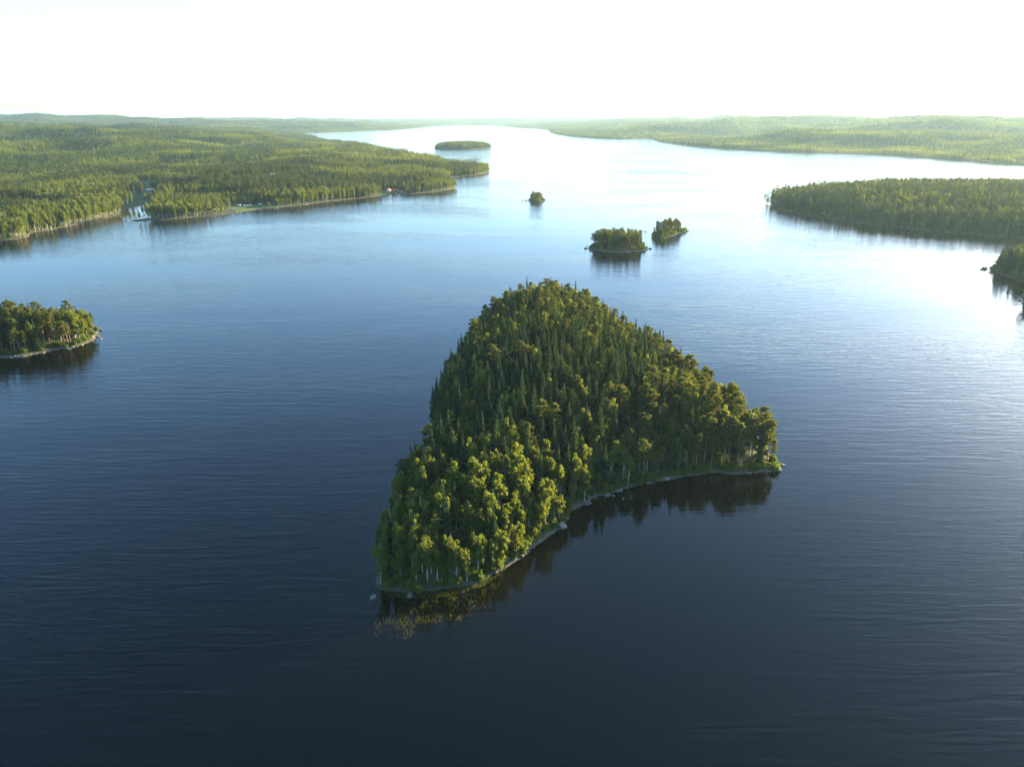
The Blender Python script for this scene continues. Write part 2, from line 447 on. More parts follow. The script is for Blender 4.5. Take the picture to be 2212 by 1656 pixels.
def calmness(x, y):
    d = -poly_sd(ISLAND, x, y)
    # lee of the island: the bay on its near right side and the water off its left shore
    bx, by = W(1330, 1150)
    bay = np.exp(-(((x-bx)/55)**2+((y-by)/42)**2))
    cx_, cy_ = W(300, 461)
    bay = np.maximum(bay, np.exp(-(((x-cx_)/45)**4+((y-cy_)/85)**4)))
    c = np.clip(np.maximum(bay*.95, .55*np.exp(-np.clip(d, 0, None)/12)), 0, .92)
    return c-1.6*sstep(650, 2200, y)*(c < .3)     # fresher wind out on the open lake
wx, wy = np.meshgrid(np.arange(-200, 260, 5.0), np.arange(60, 560, 5.0))
ca = calmness(wx.ravel(), wy.ravel())
# one sheet to the horizon: a fine middle and a coarse surround share their rim
xs = np.concatenate([[-40000, -8000, -2000, -700], np.arange(-500, -200, 12.0), np.arange(-200, 260, 5.0), [600, 2000, 8000, 40000]])
ys = np.concatenate([[-4000, -500, 0], np.arange(60, 560, 5.0), np.arange(620, 1100, 15.0), [1300, 2000, 8000, 45000]])
wx, wy = np.meshgrid(xs, ys)
ca = calmness(wx.ravel(), wy.ravel())
shal = np.exp(-np.clip(-poly_sd(ISLAND, wx.ravel(), wy.ravel()), 0, None)/14)*(.35+.65*sstep(260, 170, wy.ravel()))*(.4+1.2*vnoise(wx.ravel()/11, wy.ravel()/11, 7))
me = grid_mesh('water', wx, wy, np.zeros(wx.shape), [M_WATER], attrs={'calm': ca.reshape(wx.shape), 'shallow': np.clip(shal, 0, 1).reshape(wx.shape)})
link(me, 'water', kind='structure', label='calm dark blue lake with long low ripples')

# haze over the lake: one closed box
if True:
    g = G(); box(g, (0, 17000, 100), (66000, 42000, 220)); me = g.mesh('haze', [])
    m, nt, out = mat('haze_air')
    pv = nt.nodes.new('ShaderNodeVolumePrincipled')
    pv.inputs['Color'].default_value = (.46, .70, .88, 1)
    pv.inputs['Density'].default_value = 3.2e-5
    pv.inputs['Anisotropy'].default_value = .35
    nt.links.new(pv.outputs[0], out.inputs['Volume'])
    me.materials.append(m)
    link(me, 'haze', kind='stuff', label='thin pale air between the near shore and the far hills')

# ------------------------------------------------------------------ trees
def make_spruce(seed, h=18.0, r=2.5, q=1.0):
    """returns (trunk G, crown G); q < 1 gives fewer, larger sprays"""
    rs = np.random.default_rng(seed)
    tr = G(); tube(tr, (0, 0, -.6), (0, 0, h*.55), .2, .12, 6); tube(tr, (0, 0, h*.55), (0, 0, h*.98), .12, .02, 5)
    cr = G()
    nl = int(34*q**.5)+4
    cs = []; sz = []; bl_v = []
    z0 = h*rs.uniform(.08, .16)
    asym = rs.uniform(0, 6.28)
    for i in range(nl):
        t = (i+rs.uniform(-.3, .3))/nl; t = min(max(t, 0), .995)
        z = z0+(h-z0)*t
        L0 = r*((1-t)**.95)*(.6+.4*min(1, (t+.12)/.28))+.09
        nb = max(4, int((9-4*t)*q**.35))
        a0 = rs.uniform(0, 6.28)
        for k in range(nb):
            a = a0+k*6.283/nb+rs.uniform(-.3, .3)
            L = L0*rs.uniform(.62, 1.15)*(1+.12*math.cos(a-asym))
            drop = (.32+.25*rs.uniform())*L*(1-t*.9)-.35*L*t*t
            e = np.array([math.cos(a), math.sin(a), 0]); s_ = np.array([-e[1], e[0], 0])
            p0 = np.array([0, 0, z]); p1 = p0+e*L+np.array([0, 0, -drop])
            pm = p0+e*L*.55+np.array([0, 0, -drop*.75])
            w = (.16+.13*L)*(1.5 if q < .5 else 1)
            bl_v += [p0, pm+s_*w-[0, 0, .08], p1, pm-s_*w-[0, 0, .08]]
            nn = max(1, int(L*5.0*q))
            for j in range(nn):
                u = (j+rs.uniform(.2, 1))/nn
                c = p0+(p1-p0)*u+s_*rs.uniform(-.42, .42)*L*.35*(1.2-u*.5)+np.array([0, 0, -rs.uniform(.02, .28)-.15*math.sin(u*3.1)])
                cs.append(c); sz.append(rs.uniform(.34, .55)*(1.0 if L > 1 else .75)/q**.42)
    bl_v = np.array(bl_v)
    cr.add(bl_v, np.arange(len(bl_v)).reshape(-1, 4), 0)
    cards(cr, np.array(cs), np.array(sz), r=rs, flat=.5, aspect=1.25)
    tip = np.array([(0, 0, h*1.0-rs.uniform(0, 1.2)) for _ in range(max(3, int(9*q)))])+rs.normal(size=(max(3, int(9*q)), 3))*.05
    cards(cr, tip, .3, r=rs, aspect=1.6)
    return tr, cr

def clump_pts(rs, n, c, rad, sq=1.0):
    d = rs.normal(size=(n, 3)); d /= np.linalg.norm(d, axis=1)[:, None]
    k = rs.uniform(.45, 1, n)[:, None]**.6
    return c+d*k*np.array([rad, rad, rad*sq]), d

def make_birch(seed, h=17.0, r=2.4, q=1.0):
    rs = np.random.default_rng(seed)
    tr = G(); cr = G()
    lean = rs.normal(size=2)*.35
    pts = [np.array([lean[0]*(t**2)*1.5, lean[1]*(t**2)*1.5, -.6+(h+.2)*t]) for t in (0, .3, .6, .97)]
    rad = [.16, .125, .085, .02]
    for a, b, ra, rb in zip(pts[:-1], pts[1:], rad[:-1], rad[1:]): tube(tr, a, b, ra, rb, 6)
    base = rs.uniform(.12, .34)
    nlobe = rs.integers(3, 6) if q > .1 else 2
    lobes = [(np.array([lean[0]*1.2, lean[1]*1.2, h*.62]), r*.72, h*.34)]
    for k in range(nlobe):
        a = k*2.4+rs.uniform(-.5, .5); ro = r*rs.uniform(.3, .6); hz = h*rs.uniform(.38, .86)
        lobes.append((np.array([math.cos(a)*ro, math.sin(a)*ro, hz]), r*rs.uniform(.45, .68), h*rs.uniform(.11, .2)))
    lobes.append((np.array([0, 0, h*(base+.14)]), r*rs.uniform(.5, .85), h*.14))
    tot = 46*q**.6+4; vol = sum(w*w*z_ for _, w, z_ in lobes)
    for c0, w, zz in lobes:
        m_ = max(2, int(tot*(w*w*zz/vol)*1.15))
        if q > .5: tube(tr, (c0[0]*.2, c0[1]*.2, c0[2]-zz-.6), c0, .05, .02, 4)
        for i in range(m_):
            d0 = rs.normal(size=3); d0 /= np.linalg.norm(d0)
            c = c0+d0*np.array([w, w, zz])*rs.uniform(.35, 1.0)
            c[2] = min(c[2], h*1.0-.2)
            cr_ = rs.uniform(.35, .75)/q**.12
            n = max(4, int(62*q*(cr_*q**.12/.6)**1.6))
            p, d = clump_pts(rs, n, c, cr_, rs.uniform(.8, 1.2))
            p[:, 2] -= np.hypot(p[:, 0]-c[0], p[:, 1]-c[1])*.35
            cards(cr, p, .34/q**.42, d*.5, r=rs, aspect=1.0)
    return tr, cr

def make_pine(seed, h=17.0, r=2.8, q=1.0):
    rs = np.random.default_rng(seed)
    tr = G(); cr = G()
    lean = rs.normal(size=2)*.5
    P = lambda t: np.array([lean[0]*t*t, lean[1]*t*t, -.6+(h+.2)*t])
    for a, b, ra, rb in ((0, .35, .22, .18), (.35, .7, .18, .12), (.7, .98, .12, .03)): tube(tr, P(a), P(b), ra, rb, 7)
    nlimb = int(19*q**.5)+4
    base = rs.uniform(.45, .62)
    for i in range(nlimb):
        tt = (i+.5)/nlimb; t = base+(1-base)*tt
        L = r*(1-.62*tt**1.6)*rs.uniform(.45, 1.1)*(.7+.6*min(1, tt*3))
        a = i*2.4+rs.uniform(-.5, .5)
        p0 = P(t); e = np.array([math.cos(a), math.sin(a), 0])
        p1 = p0+e*L+np.array([0, 0, L*rs.uniform(.05, .4)])
        if q > .5: tube(tr, p0, p1, .06, .025, 4)
        for s in (1.0, .6) if q > .3 else (1.0,):
            c = p0+(p1-p0)*s+rs.normal(size=3)*.15
            rad = rs.uniform(.55, 1.0)/q**.1
            n = max(5, int(60*q*rad**1.4))
            p, d = clump_pts(rs, n, c, rad, .38)
            cards(cr, p, .34/q**.42, d*.3+np.array([0, 0, .3]), r=rs, aspect=1.3)
    p, d = clump_pts(rs, max(6, int(90*q)), P(.98), .9, .7)
    cards(cr, p, .40/q**.42, r=rs)
    return tr, cr

def make_bush(seed, h=2.6, r=1.7, q=1.0):
    rs = np.random.default_rng(seed)
    tr = G(); cr = G()
    for k in range(6):
        a = k*1.05+rs.uniform(-.3, .3); tube(tr, (0, 0, -.2), (math.cos(a)*r*.6, math.sin(a)*r*.6, h*.75), .05, .02, 4)
    for k in range(int(14*q**.5)+3):
        a = rs.uniform(0, 6.28); ro = r*rs.uniform(0, .8)
        c = np.array([math.cos(a)*ro, math.sin(a)*ro, h*rs.uniform(.25, .85)*(1-.3*(ro/r)**2)])
        p, d = clump_pts(rs, max(5, int(44*q)), c, rs.uniform(.45, .8), .9)
        cards(cr, p, .36/q**.42, d*.4, r=rs)
    return tr, cr

MATS = {'spruce': (M_SBARK, M_SPRUCE), 'birch': (M_BBARK, M_BIRCH), 'pine': (M_PBARK, M_PINE), 'bush': (M_SBARK, M_BUSH)}
MAKE = {'spruce': make_spruce, 'birch': make_birch, 'pine': make_pine, 'bush': make_bush}
DIM = {'spruce': [(17, 2.3), (17, 2.7), (18, 2.1), (17, 2.5), (16, 3.0), (18, 2.6)], 'birch': [(15, 2.1), (15, 2.6), (14, 2.9), (15, 2.3), (16, 1.9), (13, 2.5), (15, 2.7)],
       'pine': [(16, 2.1), (16, 2.5), (16, 1.9), (16, 2.4)], 'bush': [(2.6, 1.7), (2.2, 1.9), (3.2, 1.6)]}
NEAR = {}                         # kind -> list of (trunk mesh, crown mesh)
PROTO = bpy.data.collections.new('tree_shapes')   # joined shapes for the distant masses; not linked to the scene
names = []
def proto(name, g, mats):
    o = bpy.data.objects.new(name, g.mesh(name, mats)); PROTO.objects.link(o); names.append(name)
ALLM = [M_SBARK, M_SPRUCE, M_BBARK, M_BIRCH, M_PBARK, M_PINE, M_SBARK, M_BUSH]
MOFF = {'spruce': 0, 'birch': 2, 'pine': 4, 'bush': 6}
IDX = {}
shapes = []
for kind in ('spruce', 'birch', 'pine', 'bush'):
    NEAR[kind] = []
    for i, (h, r) in enumerate(DIM[kind]):
        t, c = MAKE[kind](100+i*7+len(kind), h, r, 1.0)
        NEAR[kind].append((t.mesh(kind+'_trunk', [MATS[kind][0]]), c.mesh(kind+'_crown', [MATS[kind][1]])))
        g = G(); g.merge(t, 0); g.merge(c, 1); shapes.append((kind, 'near', g))
    if kind == 'bush': continue
    for lod, q, n in (('mid', .75, 5), ('far', .2, 4)):
        for i in range(n):
            h, r = DIM[kind][i % len(DIM[kind])]
            t, c = MAKE[kind](300+i*7+len(kind), h, r*(1.1 if lod == 'far' else 1.0), q)
            g = G(); (g.merge(t, 0) if lod == 'mid' else None); g.merge(c, 1); shapes.append((kind, lod, g))
fars = {k: [s[2] for s in shapes if s[0] == k and s[1] == 'far'] for k in ('spruce', 'birch', 'pine')}
def patch(seed, mix, n, size):
    rs = np.random.default_rng(seed); g = G()
    per = int(math.ceil(n**.5))
    for k in range(n):
        kind = rs.choice(['spruce', 'birch', 'pine'], p=mix)
        o = fars[kind][rs.integers(4)]; s = rs.uniform(.75, 1.12); a = rs.uniform(0, 6.28)
        x = ((k % per+rs.uniform(0, 1))/per-.5)*size; y = ((k//per+rs.uniform(0, 1))/per-.5)*size
        M = Matrix.Translation((x, y, -1.0)) @ Matrix.Rotation(a, 4, 'Z') @ Matrix.Diagonal((s*1.25, s*1.25, s, 1))
        g.merge(o, MOFF[kind], M)
    return g
for i in range(4): shapes.append(('mixed', 'patch', patch(500+i, [.55, .2, .25], 25, 34)))
for i in range(3): shapes.append(('leafy', 'patch', patch(520+i, [.2, .65, .15], 25, 34)))
for i, (kind, lod, g) in enumerate(shapes):
    nm = 'shape%03d' % i
    if kind in MATS: proto(nm, g, list(MATS[kind]))
    else: proto(nm, g, ALLM)
    IDX.setdefault((kind, lod), []).append(i)

def scatter_tree(kinds, lod, x, y, z, scl, name, label, category, group=None):
    """one mass of woodland: instances on points, kind stuff"""
    n = len(x)
    me = bpy.data.meshes.new(name); me.vertices.add(n)
    me.vertices.foreach_set('co', np.stack([x, y, z], 1).ravel())
    idx = np.empty(n, np.int32)
    lod = np.asarray(lod); kinds = np.asarray(kinds)
    for (k, l), ids in IDX.items():
        s = (kinds == k) & (lod == l)
        if s.any(): idx[s] = rng.choice(ids, s.sum())
    for nm_, ty, arr in (('idx', 'INT', idx), ('scl', 'FLOAT', np.asarray(scl, np.float32)), ('rot', 'FLOAT', rng.uniform(0, 6.283, n).astype(np.float32))):
        a = me.attributes.new(nm_, ty, 'POINT'); a.data.foreach_set('value', arr)
    o = link(me, name, kind='stuff', label=label, category=category)
    md_ = o.modifiers.new('trees', 'NODES'); md_.node_group = NG
    return o

NG = bpy.data.node_groups.new('tree_scatter', 'GeometryNodeTree')
NG.interface.new_socket('Geometry', in_out='INPUT', socket_type='NodeSocketGeometry')
NG.interface.new_socket('Geometry', in_out='OUTPUT', socket_type='NodeSocketGeometry')
gi = NG.nodes.new('NodeGroupInput'); go = NG.nodes.new('NodeGroupOutput')
mp_ = NG.nodes.new('GeometryNodeMeshToPoints')
ip = NG.nodes.new('GeometryNodeInstanceOnPoints'); ip.inputs['Pick Instance'].default_value = True
ci = NG.nodes.new('GeometryNodeCollectionInfo'); ci.inputs['Collection'].default_value = PROTO
ci.inputs['Separate Children'].default_value = True; ci.inputs['Reset Children'].default_value = True
def nattr(nm, ty):
    n = NG.nodes.new('GeometryNodeInputNamedAttribute'); n.data_type = ty; n.inputs['Name'].default_value = nm; return n.outputs['Attribute']
cx = NG.nodes.new('ShaderNodeCombineXYZ')
NG.links.new(gi.outputs[0], mp_.inputs[0]); NG.links.new(mp_.outputs[0], ip.inputs['Points']); NG.links.new(ci.outputs[0], ip.inputs['Instance'])
NG.links.new(nattr('idx', 'INT'), ip.inputs['Instance Index']); NG.links.new(nattr('rot', 'FLOAT'), cx.inputs[2])
er = NG.nodes.new('FunctionNodeEulerToRotation'); NG.links.new(cx.outputs[0], er.inputs[0]); NG.links.new(er.outputs[0], ip.inputs['Rotation'])
NG.links.new(nattr('scl', 'FLOAT'), ip.inputs['Scale'])
NG.links.new(ip.outputs[0], go.inputs[0])

def jitter_pts(P, step, seed):
    rs = np.random.default_rng(seed)
    P_ = np.array(P); x0, y0 = P_.min(0); x1, y1 = P_.max(0)
    gx, gy = np.meshgrid(np.arange(x0, x1, step), np.arange(y0, y1, step))
    gx = gx+(np.arange(gx.shape[0])[:, None] % 2)*step*.5
    return (gx+rs.uniform(-.42, .42, gx.shape)*step).ravel(), (gy+rs.uniform(-.42, .42, gy.shape)*step).ravel()

# trees are gathered as records first: x, y, z, kind, scale, land
TREES = []
def grow(land, P, f, step, seed, dmin, mixf, keepf=None):
    x, y = jitter_pts(P, step, seed)
    z, d = f(x, y)
    k = d > dmin
    if keepf is not None: k &= keepf(x, y, d)
    x, y, z, d = x[k], y[k], z[k], d[k]
    pr = mixf(x, y, d)                                   # n x 3: spruce, birch, pine
    pr = pr/pr.sum(1)[:, None]; u = rng.uniform(size=len(x))
    ki = (u > pr[:, 0]).astype(int)+(u > pr[:, 0]+pr[:, 1]).astype(int)
    for i in range(len(x)):
        kd = ('spruce', 'birch', 'pine')[ki[i]]
        s = rng.normal(.95, .16) if kd == 'birch' else rng.normal(.98, .20) if kd == 'spruce' else rng.normal(.93, .17)
        s = min(max(s, .5), 1.22)
        s *= (.78+.22*min(1, d[i]/9)) if kd != 'pine' else (.88+.12*min(1, d[i]/9))
        s *= {'a': .62, 'b': .92, 'c': .76}.get(land, 1.0)
        TREES.append([x[i], y[i], z[i]-.1, kd, s, land, d[i]])

def mix_island(x, y, d):
    u, v = to_px(x, y, 0)
    n = fbm(x/26, y/26, 61, 2)
    pt = sstep(1010, 1120, v)                            # the leafy near point
    tip = sstep(1330, 1500, u)*sstep(800, 900, v+0*u)    # pines on the stony tip
    top = sstep(860, 760, v)
    sp = .12*pt+.74*(1-pt)*(1-.8*tip)*(1-.35*top)+.06
    bi = .14+.75*pt+1.3*top*(n > .46)+.35*(n > .60)+.15*sstep(10, 3, d)
    pi = .10*(1-pt)+1.3*tip+.25*top+.45*top*sstep(20, 6, d)
    return np.stack([sp, bi, pi], 1)
def keep_tip(x, y, d):
    u, v = to_px(x, y, 0)
    open_ = sstep(1560, 1650, u)*.30+.06
    return rng.uniform(size=len(x)) > open_
grow('large', ISLAND, f_island, 3.7, 1, .5, mix_island, keep_tip)
cmix = lambda a, b, c: (lambda x, y, d: np.tile(np.array([[a, b, c]]), (len(x), 1))+(fbm(x/60, y/60, 77, 2)[:, None]-.5)*np.array([[.0, .8, .0]])*(b > .1)+.001)
def cm(a, b, c):
    def f(x, y, d):
        n = fbm(x/45, y/45, 77, 2)
        o = np.empty((len(x), 3)); o[:, 0] = a; o[:, 1] = b*(.25+1.9*(n > .5)); o[:, 2] = c
        return o
    return f
grow('left', LEFT_ISLE, f_leftisle, 3.8, 2, 2.2, cm(.2, .25, .6))
grow('a', ISLET_A, f_a, 3.7, 3, 2.0, cm(.1, .35, .6))
grow('b', ISLET_B, f_b, 3.7, 4, 1.6, cm(.15, .45, .5), lambda x, y, d: to_px(x, y, 0)[0] < 1388)
grow('c', ISLET_C, f_c, 3.7, 5, 1.2, cm(.1, .25, .8), lambda x, y, d: to_px(x, y, 0)[0] < 1470)
grow('nearright', NEAR_RIGHT, f_nr, 3.9, 6, 2.0, cm(.4, .4, .3), lambda x, y, d: np.abs(np.arctan2(x, y)) < R(44))
grow('peninsula', RIGHT_PEN, f_pen, 4.4, 7, 2.0, cm(.6, .45, .15), lambda x, y, d: (np.abs(np.arctan2(x, y)) < R(42)) & (to_px(x, y, 0)[0] > 1678))
grow('far', FAR_ISLE, f_far, 6.0, 8, 3.0, cm(.7, .2, .2))
def shrubs(land, P, f, step, seed, dmin, dmax, p=.7):
    x, y = jitter_pts(P, step, seed); z, d = f(x, y); k = (d > dmin) & (d < dmax) & (rng.uniform(size=len(x)) < p)
    for a, b, c, e in zip(x[k], y[k], z[k], d[k]): TREES.append([a, b, c-.1, 'bush', rng.uniform(.6, 1.4), land, e])
shrubs('a', ISLET_A, f_a, 3.0, 11, .4, 99); shrubs('b', ISLET_B, f_b, 3.2, 12, .4, 99); shrubs('c', ISLET_C, f_c, 3.0, 13, .3, 99, .8)
shrubs('left', LEFT_ISLE, f_leftisle, 3.0, 14, .5, 8, .6); shrubs('nearright', NEAR_RIGHT, f_nr, 3.0, 15, .3, 8, .7)
shrubs('peninsula', RIGHT_PEN, f_pen, 3.6, 16, .2, 7, .7); shrubs('large', ISLAND, f_island, 4.2, 17, 3, 99, .55)

# ------------------------------------------------------------------ which trees are objects of their own
ORD = ['first', 'second', 'third', 'fourth', 'fifth', 'sixth', 'seventh', 'eighth', 'ninth', 'tenth', 'eleventh', 'twelfth', 'thirteenth', 'fourteenth',
       'fifteenth', 'sixteenth', 'seventeenth', 'eighteenth', 'nineteenth', 'twentieth']
def ordn(i): return ORD[i] if i < 20 else '%dth' % (i+1)
MARKS = [  # (u, v of the ground point, words)
    (850, 1268, 'the reed tongue off the near point'), (900, 1262, 'the pale boulder beside the reeds'), (960, 1255, 'the middle of the reed bed'), (1030, 1240, 'the bay end of the reed bed'),
    (870, 1220, 'the left corner of the near point'), (940, 1205, 'the white birch trunks of the near point'), (1010, 1190, 'the sunlit birches of the near point'), (1085, 1190, 'the first stones of the bay shore'),
    (850, 1160, 'the two small rocks off the left shore'), (920, 1145, 'the back of the birch point'), (990, 1130, 'the sunlit birch tops'), (1060, 1120, 'the leafy slope above the bay'), (1130, 1140, 'the second stony bend of the bay'),
    (880, 1085, 'the bulge of the left shore'), (950, 1075, 'the hollow behind the bulge'), (1030, 1060, 'the gold topped spruces'), (1110, 1060, 'the leafy slope by the stone ledge'), (1190, 1090, 'the pale stone ledge in the bay'),
    (960, 1000, 'the notch in the left shore'), (1040, 990, 'the dark hollow of the island'), (1120, 990, 'the dark spruces mid island'), (1200, 1010, 'the slope above the stone ledge'), (1270, 1050, 'the stone spit in the bay'),
    (960, 920, 'the dark rocks of the left shore'), (1040, 910, 'the west slope of the island'), (1130, 910, 'the heart of the island'), (1220, 920, 'the spruce stand mid island'), (1310, 960, 'the inner bay slope'), (1390, 1010, 'the dark bank of the bay'),
    (1400, 920, 'the ridge above the bay'), (1480, 990, 'the brown gap in the bay bank'), (1500, 910, 'the pine ridge'), (1570, 990, 'the shaded pines of the tip'), (1620, 970, 'the sunny clearing on the tip'), (1660, 1000, 'the stony tip of the island'),
    (1000, 830, 'the tall shore spruce on the left'), (1100, 830, 'the upper west slope'), (1200, 830, 'the upper middle of the island'), (1300, 840, 'the upper spruce stand'), (1400, 840, 'the far right shore'),
    (1050, 750, 'the far left shoulder of the island'), (1150, 750, 'the sunlit birches near the top'), (1250, 760, 'the yellow birches near the top'), (1350, 770, 'the far right shoulder of the island'), (1180, 690, 'the far end of the island')]
LMARK = [(20, 740, 'the bare rock of the small left island'), (110, 735, 'the sandy bank of the small left island'), (180, 728, 'the sunny end of the small left island'), (-60, 730, 'the picture edge on the small left island')]
RMARK = [(2170, 580, 'the dark boulder off the right shore'), (2212, 600, 'the near right shore'), (2212, 640, 'the low rocks of the near right shore')]
ADJ_ = {'spruce': ('slender', 'broad', 'narrow', 'pointed', 'wide skirted'), 'birch': ('slim', 'round crowned', 'leafy', 'full crowned', 'thin'), 'pine': ('open crowned', 'spreading', 'lean', 'bushy crowned')}
order = sorted((math.hypot(t[0], t[1]), i) for i, t in enumerate(TREES) if t[5] in ('large', 'left', 'nearright') and abs(math.atan2(t[0], t[1])) < R(37.5))
cnt = {'spruce': 0, 'birch': 0, 'pine': 0}
LIM = {'spruce': 300, 'birch': 300, 'pine': 300}
solo = []
for _, i in order:
    k = TREES[i][3]
    if k == 'bush': continue
    if cnt[k] < LIM[k]:
        cnt[k] += 1; solo.append(i)
soloset = set(solo)
byz = {}
for i in solo:
    t = TREES[i]; u, v = to_px(t[0], t[1], t[2])
    ms = MARKS if t[5] == 'large' else LMARK if t[5] == 'left' else RMARK
    z = min(ms, key=lambda m: (m[0]-u)**2+((m[1]-v)*1.4)**2)[2]
    var = int(rng.integers(len(DIM[t[3]])))
    hgt = 'short' if t[4] < .85 else 'tall' if t[4] > 1.08 else 'middling'
    byz.setdefault((z, t[3], hgt), []).append((u, i, var))
def tree_object(kind, x, y, z, s, label, var, group, rz=None):
    r_ = bpy.data.objects.new(kind+'_tree', None); COL.objects.link(r_)
    r_.location = (x, y, z); r_.rotation_euler = (rng.normal()*.02, rng.normal()*.02, rng.uniform(0, 6.28) if rz is None else rz)
    r_.scale = (s*rng.uniform(.92, 1.1),)*2+(s,)
    r_['label'] = label; r_['category'] = 'tree'; r_['group'] = group
    tm, cm_ = NEAR[kind][var]
    link(tm, 'trunk', r_); link(cm_, 'crown', r_)
    return r_
GRP = {'spruce': 'spruces on the islands', 'birch': 'birches on the islands', 'pine': 'pines on the islands'}
for (z, kind, hgt), lst in byz.items():
    lst.sort()
    for n, (u, i, var) in enumerate(lst):
        t = TREES[i]
        if len(lst) == 1: lab = f'only {hgt} {kind} by {z}'
        else: lab = f'{hgt} {kind} by {z}, {ordn(n)} from the left'
        tree_object(kind, t[0], t[1], t[2], t[4], lab, var, GRP[kind])

def stuff_from(lands, name, label, near=700):
    T = [t for i, t in enumerate(TREES) if t[5] in lands and i not in soloset]
    if not T: return
    x = np.array([t[0] for t in T]); y = np.array([t[1] for t in T]); z = np.array([t[2] for t in T])
    D = np.hypot(x, y); lod = np.where(D < max(near, 1150), 'near', np.where(D < 1900, 'mid', 'far'))
    scatter_tree([t[3] for t in T], lod, x, y, z, [t[4] for t in T], name, label, 'woodland')
stuff_from(('large',), 'woodland', 'dense spruce, birch and pine wood over the middle and far end of the large island')
stuff_from(('left',), 'woodland', 'mixed pine wood behind the shore trees of the small left island')
stuff_from(('a',), 'pine_grove', 'small round grove of pines on the tiniest islet', 1200)
stuff_from(('b',), 'mixed_grove', 'grove of pines and birches covering the nearer of the twin islets', 1200)
stuff_from(('c',), 'pine_grove', 'loose grove of pines on the farther of the twin islets', 1200)
stuff_from(('nearright',), 'woodland', 'dark wood on the shore at the right picture edge')
stuff_from(('peninsula',), 'woodland', 'mixed wood with sunlit tops covering the long headland on the right')
stuff_from(('far',), 'woodland', 'wood covering the low far island in mid lake')

for k, (px, py, s, lb) in enumerate([(1655, 1003, .98, 'tall leaning pine standing alone nearest the stony tip'), (1640, 1008, .86, 'slim pine just left of the leaning tip pine'), (1668, 1008, .62, 'short pine among shrubs on the very tip'),
        (1622, 1000, 1.02, 'tall pine over the sunny clearing on the tip'), (1603, 1008, .92, 'straight trunked pine left of the sunny clearing'), (1648, 990, .9, 'pine on the back shore behind the stony tip')]):
    x, y = W(px, py); zt, _ = f_island(np.array([x]), np.array([y])); o_ = tree_object('pine', x, y, float(zt[0])-.1, s, lb, k % 4, GRP['pine'])
    if k == 0: o_.rotation_euler = (0.02, .12, 1.0)

# mainland forest: single trees first, larger patches of trees beyond
def mainland():
    out = []
    lim = R(41)
    def ring(r0, r1, sp, seed, patchy):
        rs = np.random.default_rng(seed); xs = []; ys = []
        r = r0
        while r < r1:
            s = sp
            n = int(2*lim*r/s); a = np.linspace(-lim, lim, n)+rs.uniform(-.45, .45, n)*s/r
            rad = r+rs.uniform(-.45, .45, n)*s
            xs.append(rad*np.sin(a)); ys.append(rad*np.cos(a)); r += s
        x = np.concatenate(xs); y = np.concatenate(ys)
        z, d = land_main(x, y)
        k = d > (.2 if not patchy else 10)
        x, y, z, d = x[k], y[k], z[k], d[k]
        md = np.full(len(x), -1e9)
        for P in MEADOW: md = np.maximum(md, poly_sd(P, x, y))
        k = (md+(fbm(x/30, y/30, 99, 2)-.5)*24 < 0) | ((rs.uniform(size=len(x)) < .05) & (md < 60))
        for (hx, hy, hr) in CLEAR: k &= np.hypot(x-hx, y-hy) > hr
        return x[k], y[k], z[k], d[k]
    x, y, z, d = ring(560, 1900, 4.8, 81, False)
    n = fbm(x/120, y/120, 91, 3); n2 = fbm(x/40, y/40, 93, 2)
    u = rng.uniform(size=len(x))
    leafy = np.clip((n-.47)*9, 0, 1)*.8+.07+.4*sstep(25, 5, d)
    kind = np.where(u < leafy, 'birch', np.where(u < leafy+(1-leafy)*.75, 'spruce', 'pine'))
    s = np.clip(rng.normal(1, .15, len(x)), .55, 1.3)*(.58+.42*sstep(.36, .56, fbm(x/110, y/110, 95, 2))+.12*fbm(x/30, y/30, 96, 2))
    lod = np.where(np.hypot(x, y) < 1150, 'near', 'mid')
    out.append((x, y, z-.2, kind, lod, s))
    x, y, z, d = ring(1900, 3600, 7.0, 82, False)
    n = fbm(x/120, y/120, 91, 3); u = rng.uniform(size=len(x))
    leafy = np.clip((n-.47)*9, 0, 1)*.8+.07
    kind = np.where(u < leafy, 'birch', np.where(u < leafy+(1-leafy)*.75, 'spruce', 'pine'))
    out.append((x, y, z-.2, kind, np.full(len(x), 'far'), np.clip(rng.normal(1.15, .18, len(x)), .7, 1.6)*(.6+.4*sstep(.36, .56, fbm(x/130, y/130, 95, 2)))))
    x, y, z, d = ring(3600, 15500, 34, 83, True)
    n = fbm(x/300, y/300, 97, 3)
    kind = np.where(rng.uniform(size=len(x)) < np.clip((n-.47)*8, 0, 1)*.8, 'leafy', 'mixed')
    out.append((x, y, z, kind, np.full(len(x), 'patch'), rng.uniform(.95, 1.2, len(x))*(.7+.35*sstep(.4, .55, fbm(x/350, y/350, 98, 2)))))
    return out
CLEAR = []
def ground_at(px, py):
    """where the sight line of a photo point meets the mainland"""
    u = px*1024/2212-512; v = py*1024/2212-383.5
    d = np.array([u, FPX*CP-v*SP, -(FPX*SP+v*CP)]); d /= np.hypot(d[0], d[1])
    t = np.arange(550, 7000, 4.0)
    x = d[0]*t; y = d[1]*t; zz = CAM_H+d[2]*t
    g, _ = land_main(x, y); g = np.maximum(g, 0)
    k = np.argmax(zz < g)
    return x[k], y[k], max(g[k], 0.0)

